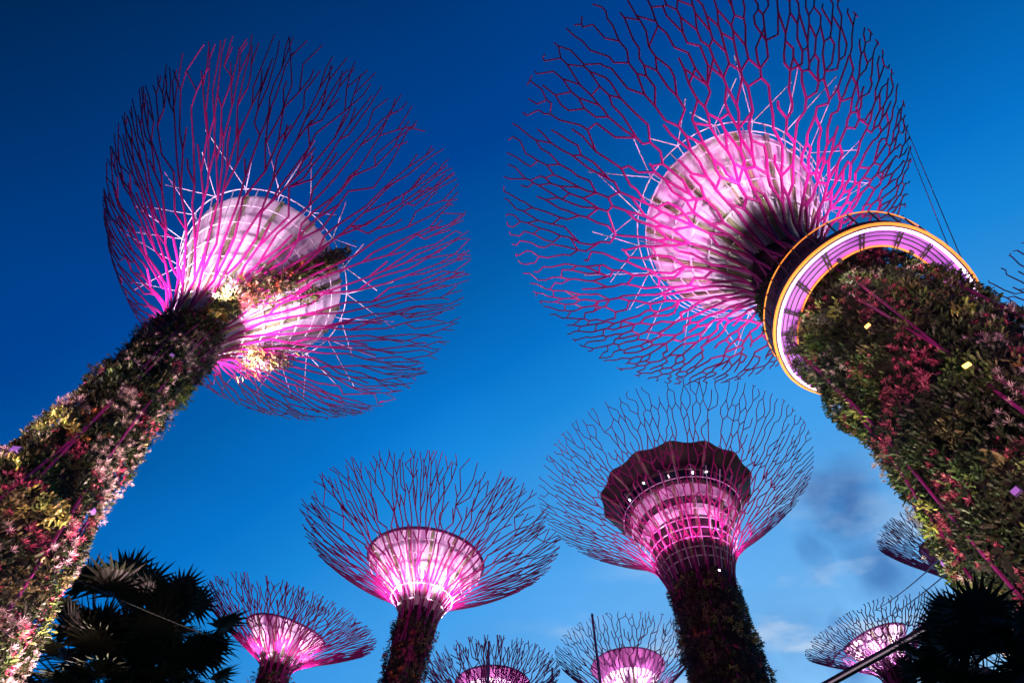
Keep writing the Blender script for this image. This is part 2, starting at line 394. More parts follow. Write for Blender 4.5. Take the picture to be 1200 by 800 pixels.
def plants(T, root, z0, z1, per, size, mix, seed, simple=False, cover=1.):
    """climbing plants grown in patches of one kind over the trunk"""
    rng = np.random.default_rng(seed); mb = MB()
    seeds = []
    for _ in range(int(6 * (z1 - z0) * T.s * T.rt((z0 + z1) / 2) * T.s * 2.2)):
        seeds.append((rng.uniform(z0, z1), rng.uniform(0, 2 * pi), rng.choice(list(mix), p=np.array(list(mix.values())) / sum(mix.values()))))
    sz = np.array([a[0] for a in seeds]); sp = np.array([a[1] for a in seeds])
    rm = T.rt((z0 + z1) / 2) * T.s; H = (z1 - z0) * T.s
    n = int(2 * pi * rm * H * per)
    for _ in range(n):
        z = rng.uniform(z0, z1); ph = rng.uniform(0, 2 * pi)
        dp = np.abs((sp - ph + pi) % (2 * pi) - pi) * rm; dz = (sz - z) * T.s
        kind = seeds[int(np.argmin(dp ** 2 + dz ** 2 + rng.uniform(0, .5, len(seeds))))][2]
        if rng.random() < .15: kind = 'dark'
        nrm = cos(ph) * T.u + sin(ph) * T.w
        lump = .25 + .25 * sin(3.1 * z * T.s * .5 + 4 * ph) * sin(2.3 * ph - z * T.s * .4) + (.45 if kind in ('dusty', 'lime') else .12 if kind == 'pink' else 0) * rng.random()
        p = T.at(z, T.rt(z) + rng.uniform(0, .3) * size / T.s + lump * .8 / T.s, ph)
        clump(mb, p, nrm, kind, size * rng.uniform(.6, 1.25), rng, simple)
    o = mb.build('climbing_plants', M['leaf'], root, org=T.base); o['kind'] = 'stuff'
    return o

def membrane(T, root, nrib=16, ring=None, bands=None, rad=.07):
    seg = 8
    mb = MB(); n = nrib * 6
    us = np.linspace(0, 1, 12)
    lathe(mb, lambda u, ph: T.funnel(u, ph, 1 + .012 * u * abs(sin(ph * nrib / 2)) - .01 * u), us, n)
    # a rolled lip and a shallow inner roof so that the skin has a thickness and is closed on top
    lathe(mb, lambda k, ph: T.at(T.disc[0] + .004 * sin(k * pi), T.disc[1] * (1.0 - .035 * k), ph, 1), np.linspace(0, 1, 4), n)
    c = T.W(T.axis(T.disc[0] + .01)); ringv = [T.at(T.disc[0], T.disc[1] * .965, 2 * pi * j / n, 1) for j in range(n)]
    mb.add(ringv + [c], [(j, (j + 1) % n, n) for j in range(n)])
    o = mb.build('funnel_membrane', M['membrane'], root, smooth=True, org=T.base)
    for i in range(nrib):
        ph = 2 * pi * i / nrib
        mb = MB()
        for d in (-1, 1):
            mb.path([T.funnel(u, ph + d * .019 / (.45 + u), 1.012) for u in np.linspace(0, 1, 9)], rad, 4)
        for u in np.linspace(.12, .95, 7):
            mb.tube(T.funnel(u, ph - .019 / (.45 + u), 1.012), T.funnel(u, ph + .019 / (.45 + u), 1.012), rad * .45, k=4)
        mb.build('rib', M['rib'], o, org=T.base)
    if ring:
        mb = MB(); mb.path([T.at(T.disc[0], T.disc[1] * 1.01, 2 * pi * j / 96, 1) for j in range(96)], ring, 6, closed=True)
        mb.build('rim_tube', M['dark_branch'], root, org=T.base)
    return o

def verticals(T, N, root, rad):
    for i in range(N):
        ph = 2 * pi * (i + .5) / N; mb = MB()
        mb.path([T.cagep(u, ph) for u in np.linspace(0, 1, 9)], rad, 4); mb.build('cage_bar', M['hoop'], root, org=T.base)

def struts(T, N, root, rad, reach=(.50, .66)):
    """V-shaped stays from the outermost hoop up and out to the branches"""
    R = random.Random(5)
    for i in range(N):
        ph = 2 * pi * (i + .5) / N; a = T.cagep(1, ph); mb = MB()
        for d in (-1, 1):
            mb.tube(a, T.canopy(R.uniform(*reach), ph + d * (.55 * 2 * pi / N) * R.uniform(.7, 1.1)), rad, k=4)
        mb.tube(a, T.funnel(.98, ph), rad, k=4)
        mb.build('strut', M['hoop'], root, org=T.base)

def canopy_lights(T, root, mag, white, nm=8, nw=8, mcol=(1, .16, .70), wcol=(1, .70, .95), mz=.0, mo=.05, wz=-.06, wo=.045, ph0=.3, wt=.03, wa=56, inner=0):
    """floodlights in two rings just outside the neck, all aimed upwards"""
    zn, rn = T.neck; H = 1 - zn
    for i in range(nm):
        ph = ph0 + 2 * pi * i / nm; out = cos(ph) * T.u + sin(ph) * T.w
        spot('magenta_floodlight', T.at(zn + mz * H, rn + mo, ph), T.n * 1.0 + out * .55, mag, mcol, 165, .2, parent=root)
    for i in range(nw):
        ph = ph0 + 2 * pi * (i + .5) / nw; out = cos(ph) * T.u + sin(ph) * T.w
        spot('pink_floodlight', T.at(zn + wz * H, rn + wo, ph), T.n * 1.0 + out * wt, white, wcol, wa, .3, parent=root)
    for i in range(8 if inner else 0):
        ph = ph0 + 2 * pi * (i + .25) / 8; out = cos(ph) * T.u + sin(ph) * T.w
        spot('pink_floodlight', T.at(zn + .07 * H, rn + .014, ph), T.n * 1.0 + out * .30, inner, wcol, 70, .3, parent=root)

GROUP = 'tree towers of the grove'
def make(label, T):
    return thing('tree_tower', label, 'tree tower', T.base, GROUP)

# 1: big one on the left ------------------------------------------------
T1 = Tree([-.4085, .4788, .3438, .0187, .1221, -.0423, -.0213], 37, (.665, .036), (.879, .1331),
          [(-.06, .105), (.1, .085), (.2, .066), (.3, .050), (.39, .036), (.5, .031), (.6, .032), (.7, .036)],
          shift=[(.0, .012), (.25, .014), (.4, .004), (.5, -.002), (.62, -.010), (.75, -.004), (.88, 0)])
r1 = make('large magenta tree tower on the left with a trunk covered in pink plants', T1)
trunk(T1, r1)
branches(T1, 30, 152, 11, 'A', .07, M['branch'], r1)
membrane(T1, r1, 16)
hoops(T1, [.16, .3, .44, .58, .72, .86, 1.0], .035, r1)
verticals(T1, 24, r1, .035)
struts(T1, 18, r1, .03)
poles(T1, 9, r1, .0, .66, .045, 3, off=.0085)
mixL = dict(dark=7, green=1.2, lime=.6, pink=2.2, rose=.8, dusty=5, orange=.6, olive=1.4)
plants(T1, r1, .03, .655, 38, .32, mixL, 21)

# plants that climb on over the cage on the right-hand side, with a bare gap between two tongues
def project(p):
    d = (np.asarray(p) - EYE); f = d @ np.array([0, cos(PITCH), sin(PITCH)]); u = d @ np.array([0, -sin(PITCH), cos(PITCH)])
    return 600 + 700 * d[0] / f, 400 - 700 * u / f
def cage_plants(T, root, spots, seed):
    rng = np.random.default_rng(seed); mb = MB()
    for (ph, u, spread, n, mixk) in spots:
        for _ in range(n):
            a = ph + rng.normal() * spread / max(.35, u) * .5; b = u + rng.normal() * spread * .8
            if b < -.1 or b > 1.1: continue
            p = T.cagep(max(b, 0), a) if b > 0 else T.at(T.neck[0] + b * .2, T.neck[1] + .01, a)
            nrm = cos(a) * T.u + sin(a) * T.w - T.n * .4; nrm /= np.linalg.norm(nrm)
            clump(mb, p + nrm * rng.uniform(-.1, 1.3), nrm, str(rng.choice(mixk)), rng.uniform(.3, .55), rng, simple=rng.random() < .3)
    o = mb.build('cage_creeper', M['leaf'], root, org=T.base); o['kind'] = 'stuff'
def find_cage(T, px, py):
    best = None
    for i in range(180):
        for j in range(0, 22):
            ph = 2 * pi * i / 180; u = j / 20
            p = T.cagep(u, ph); x, y = project(p); d = (x - px) ** 2 + (y - py) ** 2 + .00 * i
            nr = cos(ph) * T.u + sin(ph) * T.w
            if nr @ (EYE - p) < 0 and T.neck: pass
            if best is None or d < best[0]: best = (d, ph, u)
    return best[1], best[2]
sp = []
for (x, y, s_, n, mk) in [(262, 362, .10, 150, ['green', 'lime', 'orange', 'dark', 'olive']), (285, 345, .08, 60, ['dark', 'green', 'orange', 'olive']), (318, 338, .08, 110, ['dark', 'green', 'olive', 'orange']),
                          (345, 322, .08, 120, ['dark', 'green', 'orange', 'olive']), (370, 312, .08, 110, ['dark', 'olive', 'orange', 'green']), (386, 302, .06, 35, ['dark', 'olive', 'green']), (352, 345, .06, 30, ['dark', 'green', 'olive']),
                          (262, 405, .09, 80, ['lime', 'olive', 'green', 'dusty']), (290, 408, .08, 130, ['olive', 'lime', 'dusty']), (315, 408, .08, 110, ['olive', 'lime', 'dusty']), (240, 395, .1, 80, ['lime', 'green', 'orange'])]:
    ph, u = find_cage(T1, x, y); sp.append((ph, u, s_, n, mk))
cage_plants(T1, r1, sp, 5)
canopy_lights(T1, r1, 750, 4600, 8, 8, inner=110)

# 2: big one on the right, with the sky walk ------------------------------
T2 = Tree([.3468, .3863, .3596, -.0674, .0755, -.0145, .0597], 37, (.725, .044), (.896, .1425),
          [(-.06, .14), (.1, .118), (.2, .103), (.3, .088), (.4, .074), (.5, .074), (.58, .070), (.64, .060), (.68, .047), (.73, .042)],
          shift=[(0, .02), (.3, .012), (.5, .010), (.6, .004), (.72, 0)], th=66, cage=1.10)
r2 = make('huge magenta tree tower on the right that carries the glowing ring walkway', T2)
trunk(T2, r2, 56)
branches(T2, 34, 110, 23, 'B', .085, M['branch'], r2, K=10)
membrane(T2, r2, 18, rad=.075)
hoops(T2, [.2, .36, .52, .68, .84, .92, 1.0], .035, r2)
verticals(T2, 28, r2, .035)
struts(T2, 18, r2, .03)
poles(T2, 12, r2, .0, .68, .048, 4, off=.0085)
mixR = dict(dark=14, green=3.0, lime=.6, pink=5.0, rose=1.0, dusty=2.4, orange=.2, olive=2)
plants(T2, r2, .02, .66, 30, .32, mixR, 31)
canopy_lights(T2, r2, 900, 3800, 8, 8, wz=-.45, wo=.075, wt=.06, mz=.05, mo=.10, wa=44)

# 3: middle distance, centre left --------------------------------------
T3 = Tree([-.209, 1.2647, .317, .0404, -.0222, .0366, .0213], 38, (.775, .040), (.922, .1345),
          [(-.06, .06), (.3, .045), (.6, .036), (.7, .036), (.8, .042)], shift=[(0, -.008), (.6, -.008), (.72, .001), (.8, .008), (.92, 0)], th=58, cage=1.1, curve=[0, .02, .07, .20, .42, .62, .80, 1.0])
r3 = make('mid-sized magenta tree tower with a bright pink funnel, left of the restaurant tower', T3)
trunk(T3, r3); branches(T3, 27, 132, 37, 'A', .08, M['branch'], r3, low=-.2)
membrane(T3, r3, 14, ring=.14); hoops(T3, [.15, .32, .5, .68, .84], .05, r3); verticals(T3, 20, r3, .035)
poles(T3, 7, r3, .3, .77, .08, 6, off=.001)
plants(T3, r3, .45, .755, 16, .42, dict(dark=3, green=.8, lime=.4, pink=1.6, rose=1.6, dusty=1, orange=.6, olive=.8), 41)
canopy_lights(T3, r3, 650, 2400, 8, 8, inner=180)

# 4: the tall one with the sky restaurant -------------------------------
T4 = Tree([.3855, 1.0806, .3201, .0011, -.0124, -.0074, -.0160], 50, (.735, .064), (.93, .134),
          [(-.06, .10), (.3, .078), (.5, .066), (.55, .063), (.65, .060), (.74, .060)], th=58, cage=1.06, curve=[0, .02, .06, .16, .35, .54, .75, 1.0])
r4 = make('tree tower with a rooftop restaurant under a dark scalloped overhang', T4)
trunk(T4, r4)
branches(T4, 36, 120, 47, 'B', .08, M['branch'], r4, low=-.06, K=10)
def zband(z0, r0, z1, r1, n=96, steps=4):
    mb = MB(); lathe(mb, lambda u, ph: T4.at(z0 + (z1 - z0) * u, r0 + (r1 - r0) * u, ph), np.linspace(0, 1, steps), n); return mb
zband(.735, .060, .845, .084, steps=8).build('lower_cladding', M['stone'], r4, smooth=True, org=T4.base)
zband(.845, .084, .864, .097).build('pink_band', M['membrane'], r4, smooth=True, org=T4.base)
zband(.864, .092, .880, .101).build('dark_band', M['stone'], r4, smooth=True, org=T4.base)
zband(.880, .103, .902, .118).build('pink_band', M['membrane'], r4, smooth=True, org=T4.base)
glass4 = zband(.902, .114, .928, .128).build('restaurant_glass', M['glass'], r4, smooth=True, org=T4.base)
for j in range(28):
    mb = MB(); ph = 2 * pi * j / 28; mb.tube(T4.at(.902, .117, ph), T4.at(.928, .131, ph), .12, k=4)
    mb.build('mullion', M['dark_branch'], glass4, org=T4.base)
for zz, rr_ in ((.903, .1205), (.929, .134)):
    mb = MB(); mb.path([T4.at(zz, rr_, 2 * pi * j / 96) for j in range(96)], .22, 6, closed=True); mb.build('floor_edge', M['dark_panel'], r4, org=T4.base)
# scalloped overhang: fourteen bays, each an upturned shell
NB = 14; mb = MB(); n = NB * 10
def scal(u, ph):
    c = abs(cos(ph * NB / 2)) ** 2.5        # drawn out to a point at every rib, hollow between the ribs
    return T4.at(.932 + .036 * u ** .8 + .004 * u * u * c, .134 + u * (.037 + .006 * c * u), ph)
lathe(mb, scal, np.linspace(0, 1, 8), n)
lathe(mb, lambda u, ph: scal(1, ph) + np.array([0, 0, .35]) * 0 + (T4.W(T4.axis(.985)) - scal(1, ph)) * u * .6, np.linspace(0, 1, 4), n)
mb.add([T4.W(T4.axis(.985)) * .6 + scal(1, 2 * pi * j / n) * .4 for j in range(n)], [tuple(range(n))])
mb.build('overhang', mat('overhang_panel', (.016, .02, .014), .5, 0, (.45, (.045, .065, .025))), r4, smooth=False, org=T4.base)  # olive patches in the colour also stand in for the scallops' greenish glow
for j in range(NB):
    ph = 2 * pi * j / NB; mb = MB()
    mb.path([scal(u, ph) + (T4.W(T4.axis(.95)) - T4.W(T4.axis(.953))) for u in np.linspace(0, 1, 6)], .16, 4)
    mb.build('overhang_rib', M['rib'], r4, org=T4.base)
def u_cage4(z):
    return (z - .735) / (.93 - .735)
hoops(T4, [u_cage4(z) for z in (.755, .772, .79, .808, .826, .844, .872, .905)], .06, r4)
verticals(T4, 26, r4, .05)
for j in range(18):
    ph = 2 * pi * (j + .5) / 18; mb = MB()
    mb.path([T4.at(z, r, ph) for z, r in ((.74, .0645), (.79, .0745), (.845, .0870), (.872, .100), (.90, .1195))], .16, 4); mb.build('rib', M['rib'], r4, org=T4.base)
for px, ph in ((.926, 3.9), (.915, 4.35), (.918, 4.75), (.926, 5.0), (.915, 3.5)):
    mb = MB(); mb.path([T4.at(px, .131, ph + a) for a in (-.006, .006)], .16, 6); mb.build('window_lamp', M['lamp_white'], r4, org=T4.base)
poles(T4, 8, r4, 3e-1, .74, .08, 8, off=.001)
plants(T4, r4, .40, .725, 11, .45, dict(dark=8, green=2.5, lime=.8, pink=.4, rose=.5, dusty=.3, orange=.3, olive=2), 51)
canopy_lights(T4, r4, 1050, 1100, 9, 6, mz=.08, mo=.045, wz=.1, wo=.045, wt=.02, wa=62, mcol=(1, .12, .60))

# 5-10: the far towers ----------------------------------------------------
def far_tower(T, label, N, seed, m, rad=.095, nrib=12, hoop=True, purple=False, light=(600, 900), plant=True, style='A', link=.13, trunk_plants=(.35, None), poles_=True, **kw):
    r = make(label, T); trunk(T, r, 24)
    branches(T, N, int(N * 3.8), seed, style, rad, m, r, k=4, K=8, link=.45, **kw)
    membrane(T, r, nrib, ring=.12, rad=.07)
    if purple:       # a darker painted band round the top of the funnel
        mb = MB(); lathe(mb, lambda u, ph: T.funnel(1 - u * purple, ph, 1.035), np.linspace(0, 1, 4), 60)
        mb.build('purple_band', M['membrane_purple'], r, smooth=True, org=T.base)
    if hoop: hoops(T, [.2, .45, .7], .05, r, 48)
    if poles_: poles(T, 6, r, .3, T.neck[0], .08, seed, off=.004)
    z1 = T.neck[0] - .01
    if plant: plants(T, r, max(.25, z1 - .25), z1, 5, .7, dict(dark=3, green=1.6, lime=.9, pink=.8, rose=.8, dusty=.6, orange=.4, olive=1.2), seed + 1, simple=True)
    canopy_lights(T, r, light[0], light[1], 6, 6, inner=light[1] * .12)
    return r
T5 = Tree([-.6428, 1.6403, .2323, .1079, -.0912, -.0059, .1383], 40, (.86, .034), (.96, .102),
          [(-.06, .06), (.5, .045), (.8, .036), (.85, .036)], shift=[(0, .02), (.8, .016), (.87, .010), (.93, .0)], th=55, cage=1.06)
far_tower(T5, 'small magenta tree tower beside the dark palms at the lower left, tilted towards the right', 28, 61, M['branch'], light=(350, 2000))
T6 = Tree([-.061, 1.9336, .2105, 0, 0, 0, 0], 38, (.845, .04), (.96, .115), [(-.06, .06), (.6, .045), (.85, .04)], th=58, cage=1.06)
far_tower(T6, 'purple-branched tree tower cut off by the bottom edge, directly behind the short thin mast', 26, 67, M['dark_branch'], purple=.22, light=(100, 3400))
T7 = Tree([.349, 1.8124, .2124, 0, 0, 0, 0], 46, (.83, .038), (.952, .108), [(-.06, .06), (.6, .045), (.85, .038)], th=58, cage=1.06)
far_tower(T7, 'tree tower with a dark purple band above its white funnel, beside the restaurant tower trunk', 26, 71, M['dark_branch'], purple=.34, style='B', light=(60, 4600), hoop=False)
T8 = Tree([1.0595, 1.6967, .1822, -.1139, -.0714, -.1004, -.1043], 40, (.875, .034), (.972, .083), [(-.06, .05), (.6, .038), (.88, .034)],
          shift=[(0, .0), (.8, .0), (.93, .0)], th=58, cage=1.06)
far_tower(T8, 'low tilted tree tower with a glaring white and pink funnel at the lower right', 26, 73, M['dark_branch'], light=(180, 4000), style='B')
T9 = Tree([1.0591, 1.2387, .1233, -.05, -.04, 0, 0], 60, (.86, .025), (.95, .05), [(-.06, .04), (.6, .03), (.9, .025)], th=58, cage=1.06)
far_tower(T9, 'unlit tree tower with half its dark canopy showing behind the huge right trunk', 30, 79, M['dark_branch'], light=(30, 10), plant=False)
T10 = Tree([1.1152, .5597, .2150, 0, 0, 0, 0], 44, (.80, .04), (.92, .075), [(-.06, .06), (.6, .045), (.85, .04)], th=60, cage=1.06)
far_tower(T10, 'dark-branched tree tower cut off by the right edge, above the huge right trunk', 26, 83, M['dark_branch'], light=(60, 20), plant=False, style='B')

# ------------------------------------------------------------------ the ring-shaped sky walk round tower 2
zR = .54
def polar(tab):
    tab = sorted((a % 360, r) for a, r in tab); A = [a for a, _ in tab]; Rr = [r for _, r in tab]
    A = [A[-1] - 360] + A + [A[0] + 360]; Rr = [Rr[-1]] + Rr + [Rr[0]]
    return lambda d: float(np.interp(d % 360, A, Rr))
def sm(f):     # smooth the table a little
    return lambda d: sum(f(d + o) * w for o, w in ((-12, .15), (-6, .2), (0, .3), (6, .2), (12, .15)))
outR = sm(polar([(95, .083), (123, .082), (158, .084), (-170, .096), (-151, .109), (-133, .120), (-117, .127), (-107, .129), (-97, .127), (-86, .121), (-63, .111), (-42, .111), (-23, .118), (5, .122), (35, .112), (65, .095)]))
inR = sm(polar([(120, .058), (153, .061), (-164, .073), (-140, .089), (-116, .102), (-106, .107), (-97, .105), (-86, .100), (-77, .095), (-50, .087), (0, .092), (60, .072)]))
ax0 = np.array([.3468, .3863]) - (1 - zR) * np.array([-.0674, .0755])
def rp(deg, k, dz=0):
    r = inR(deg) + (outR(deg) - inR(deg)) * k
    a = radians(deg); return np.array([ax0[0] + r * cos(a), ax0[1] + r * sin(a), zR]) * 37 + EYE + np.array([0, 0, dz])
base = np.array([T2.base[0], T2.base[1], rp(0, 0)[2]])
sw = thing('ring_walkway', 'glowing purple ring-shaped walkway with orange and white light lines round the huge right trunk', 'walkway', base)
DG = list(np.arange(0, 360, 3))
def loop_band(prof, name, m, smooth=False):
    mb = MB(); n = len(DG); V = [rp(d, k, z) for (k, z) in prof for d in DG]; P = len(prof)
    mb.add(V, [(i * n + j, i * n + (j + 1) % n, ((i + 1) % P) * n + (j + 1) % n, ((i + 1) % P) * n + j) for i in range(P) for j in range(n)])
    return mb.build(name, m, sw, smooth, org=base)
loop_band([(.0, .28), (1, .28), (1, .40), (0, .40)], 'deck', M['deck'])
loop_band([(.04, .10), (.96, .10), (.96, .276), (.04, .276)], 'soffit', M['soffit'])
loop_band([(.97, -.02), (1.05, .02), (1.07, .42), (.97, .42)], 'edge_beam', M['deck'])
def lineloop(k, dz, r, name, m, degs=DG, closed=True):
    mb = MB(); mb.path([rp(d, k, dz) for d in degs], r, 6, closed=closed); return mb.build(name, m, sw, org=base)
lineloop(1.08, .06, .06, 'orange_light_line', M['orange_led'])
lineloop(.90, .0, .05, 'white_light_line', M['white_led'])
lineloop(.03, .04, .035, 'orange_light_line', M['orange_led'])
lineloop(1.11, 1.15, .028, 'handrail', M['orange_led'])
mb = MB(); n = len(DG)
V = [rp(d, 1.08 + .03 * h, .44 + .68 * h) for h in (0, 1) for d in DG]
mb.add(V, [(j, (j + 1) % n, n + (j + 1) % n, n + j) for j in range(n)])
def rail_mat():
    m = bpy.data.materials.new('rail_mesh_panel'); m.use_nodes = True; nt = m.node_tree; b = nt.nodes['Principled BSDF']
    b.inputs['Base Color'].default_value = (.18, .08, .10, 1); b.inputs['Roughness'].default_value = .4; b.inputs['Alpha'].default_value = .5
    return m
M['railp'] = rail_mat()
mb.build('rail_panel', M['railp'], sw, org=base)
for i, d in enumerate(range(0, 360, 9)):
    mb = MB(); mb.tube(rp(d, 1.08, .4), rp(d, 1.11, 1.15), .035, k=5); mb.build('rail_post', M['rail'], sw, org=base)
for i, d in enumerate(range(0, 360, 18)):
    mb = MB()
    for o in (-.9, .9):
        a, b = rp(d + o, -.12, .02), rp(d + o, 1.0, .02); mb.tube(a, b, .032, k=4, cap=True)
    for k in (.25, .6): mb.tube(rp(d - .9, k, .02), rp(d + .9, k, .02), .04, k=4)
    mb.build('bracket', M['dark_panel'], sw, org=base)
for k in (.30, .52, .7): lineloop(k, .07, .022, 'joint_line', M['dark_panel'])
# small lamps added under the inner edge to brighten the top of the planted trunk
for d in range(0, 360, 40):
    q = rp(d, .05, -.05); tgt = T2.W(T2.axis(.47)); dn = tgt - q; dn /= np.linalg.norm(dn)
    mb = MB(); mb.tube(q, q + np.array([0, 0, .16]), .09, k=8, cap=True); mb.build('added_downlight', M['dark_panel'], sw, org=base)
    spot('added_fill_beam', q - np.array([0, 0, .06]), dn * .8 - np.array([0, 0, 1.]), 80, (1, .78, .62), 130, .08, parent=sw)
# hangers to the trunk
for d in range(0, 360, 30):
    mb = MB(); z2 = .62
    mb.tube(rp(d, 1.0, .3), T2.at(z2, T2.rt(z2), radians(d)), .05, k=5); mb.build('hanger', M['dark_branch'], sw, org=base)

# ------------------------------------------------------------------ lamps on the trunks
def find_trunk(T, px, py, z0=.1, z1=.75):
    best = None
    for i in range(120):
        for j in range(60):
            ph = 2 * pi * i / 120; z = z0 + (z1 - z0) * j / 59; r = T.rt(z) + .02
            p = T.at(z, r, ph); nr = cos(ph) * T.u + sin(ph) * T.w
            if nr @ (EYE - p) < 0: continue
            x, y = project(p); d = (x - px) ** 2 + (y - py) ** 2
            if best is None or d < best[0]: best = (d, z, ph)
    return best[1], best[2]
def trunk_lamp(T, px, py, kind, label, glow=None, size=.22):
    z, ph = find_trunk(T, px, py); p = T.at(z, T.rt(z) + .016, ph); nr = cos(ph) * T.u + sin(ph) * T.w; side = np.cross(nr, T.n); up = np.cross(side, nr)
    t = thing('floodlight', label, 'floodlight', p, 'floodlights fixed to the planted trunks')
    mb = MB(); mb.box(p, (side, nr, up), (size, size * .35, size * .75)); mb.build('housing', M['fixture'] if kind != 'yellow' else M['dark_panel'], t, org=p)
    mb = MB(); mb.box(p + nr * (size * .35 + .012), (side, nr, up), (size * .85, .01, size * .6)); mb.build('lens', {'violet': M['lamp_violet'], 'yellow': M['lamp_yellow'], 'white': M['lamp_white']}[kind], t, org=p)
    mb = MB(); mb.tube(p - nr * size * .3, p - nr * .7, .04, k=6); mb.build('bracket', M['dark_panel'], t, org=p)
    if glow: spot('lamp_glow', p + nr * .35, nr - T.n * .2, glow[0], glow[1], 170, .1, parent=t)
    return t
trunk_lamp(T1, 17, 524, 'violet', 'violet floodlight on the left edge of the big left trunk, near the left border', size=.14)
trunk_lamp(T1, 205, 411, 'violet', 'small violet floodlight among the plants high up the big left trunk', size=.09)
trunk_lamp(T1, 112, 600, 'violet', 'violet floodlight at the right edge of the big left trunk, above the palms', size=.1)
trunk_lamp(T2, 1013, 380, 'yellow', 'small glowing yellow lamp just below the ring walkway on the huge right trunk', (45, (1, .65, .2)), size=.10)
trunk_lamp(T2, 1126, 424, 'yellow', 'bright yellow lamp in the middle of the huge right trunk, below the ring walkway', (60, (1, .65, .2)), size=.11)
trunk_lamp(T2, 1187, 566, 'violet', 'large violet floodlight on the huge right trunk close to the right border', size=.10)
trunk_lamp(T2, 1104, 660, 'violet', 'small violet floodlight low on the huge right trunk, above the dark palm', size=.08)
trunk_lamp(T4, 845, 665, 'white', 'tiny white lamp at the top of the restaurant tower trunk', None, size=.12)

# light from the ground on the trunks: floodlights standing on the lawn to both sides of each big tower
def ground_flood(x, y, target, power, col, angle, label):
    t = thing('ground_floodlight', label, 'floodlight', (x, y, 0), 'floodlights standing on the lawn')
    d = np.array(target) - np.array([x, y, .9]); d /= np.linalg.norm(d); s = np.cross(d, [0, 0, 1.]); s /= np.linalg.norm(s); u = np.cross(s, d)
    mb = MB(); mb.box((x, y, .85), (s, u, d), (.25, .2, .12)); mb.build('housing', M['dark_panel'], t, org=(x, y, 0))
    mb = MB(); mb.tube((x, y, 0), (x, y, .7), .05, .04, 8, True); mb.build('post', M['dark_panel'], t, org=(x, y, 0))
    spot('beam', np.array([x, y, .85]) + d * .2, d, power, col, angle, .2, .4, parent=t)
b1 = T1.W(T1.axis(.45)); b2 = T2.W(T2.axis(.4))
vr1 = T1.right; vr2 = T2.right
def gp(T, side, back):
    c = T.W(T.axis(.1)); fw = np.cross([0, 0, 1], T.right); return c + T.right * side + fw * back
def uplights(T, items, name, zt=.30):
    for (side, back, P, c, desc, *o) in items:
        p = gp(T, side, back); k = T.W(T.axis(o[0] if o else zt)) + T.right * side * .12
        ground_flood(p[0], p[1], k, P, c, o[1] if o else (30 if T is T1 else 40), desc + ' on the lawn by the ' + name)
uplights(T1, [(9.5, 2, 110000, (1, .64, .68), 'warm floodlight right of the trunk'), (-9.5, 1, 90000, (1, .58, .72), 'pink floodlight left of the trunk'),
              (4.5, -8, 9000, (1, .50, .55), 'rosy floodlight at the front right'), (8, -7, 12000, (1, .80, .50), 'narrow warm floodlight at the front right', .54, 17), (-5, -7, 13000, (1, .55, .60), 'rosy floodlight at the front left')], 'left tree tower')
uplights(T2, [(-12, 2, 24000, (.92, .95, .62), 'warm floodlight left of the trunk'), (-6, -10, 8000, (1, .66, .62), 'rosy floodlight at the front left'),
              (5, -11, 10000, (1, .45, .70), 'magenta floodlight at the front right'), (12.5, 2, 12000, (1, .75, .6), 'warm floodlight right of the trunk')], 'right tree tower', .38)
for T in (T3, T4, T5):
    p = gp(T, 2, -10); ground_flood(p[0], p[1], T.W(T.axis(.6)), 9000 if T is T3 else 6500 if T is T4 else 14000, (1, .45, .5) if T is T3 else (1, .8, .55), 26, 'floodlight on the lawn in front of the ' + ('centre left' if T is T3 else 'restaurant' if T is T4 else 'small tilted') + ' tower')

# ------------------------------------------------------------------ ground
def ray(px, py):
    x = (px - 600) / 700; y = -(py - 400) / 700
    d = np.array([x, cos(PITCH) - sin(PITCH) * y, sin(PITCH) + cos(PITCH) * y]); return d / np.linalg.norm(d)
def at(px, py, dist): return EYE + ray(px, py) * dist
mb = MB(); mb.add([(-3000, -3000, 0), (3000, -3000, 0), (3000, 3000, 0), (-3000, 3000, 0)], [(0, 1, 2, 3)])
g = mb.build('ground', mat('lawn', (.04, .07, .02), .9, 0, (.3, (.06, .09, .03))), None); g['kind'] = 'structure'
mb = MB()
for i in range(41):
    pass
pv = [(x + 6 * sin(x / 17), y, .004) for x, y in ()]
mb = MB(); xs = np.linspace(-60, 60, 40)
mb.add([(x, -4 + 3 * sin(x / 14) + w, .004) for w in (-3, 3) for x in xs], [(i, i + 1, 40 + i + 1, 40 + i) for i in range(39)])
pth = mb.build('path', mat('paving', (.25, .23, .21), .8, 0, (2, (.2, .18, .17))), None); pth['kind'] = 'structure'

# ------------------------------------------------------------------ fan palms
def fan_leaf(mb, base, d, up, L, rng, col):
    """petiole, then a fan of stiff folded segments that part towards the tips"""
    s = np.cross(d, up); s /= np.linalg.norm(s); up2 = np.cross(s, d)
    hub = base + d * L * 1.15 - np.array([0, 0, 1]) * L * .15
    mb.tube(base, hub, L * .018, L * .012, 4); 
    mb.c.append(np.tile(np.array(col) * .8, (8, 1)))
    n = 20
    for i in range(n):
        a = (i / (n - 1) - .5) * radians(225)
        q = d * cos(a) + s * sin(a) + up2 * (.10 * cos(a)); q /= np.linalg.norm(q)
        ll = L * .8 * (.78 + .22 * cos(a * .7)) * rng.uniform(.9, 1.06)
        w = ll * .055; side = np.cross(q, up2); side /= np.linalg.norm(side)
        m = hub + q * ll * .5 + up2 * ll * .02; t = hub + q * ll - np.array([0, 0, 1]) * ll * rng.uniform(.06, .25)
        mb.add([hub, m - side * w, m + up2 * w * .3, m + side * w, t], [(0, 1, 2), (0, 2, 3), (1, 4, 2), (2, 4, 3)], np.clip(np.array(col) * rng.uniform(.7, 1.3), 0, 1))
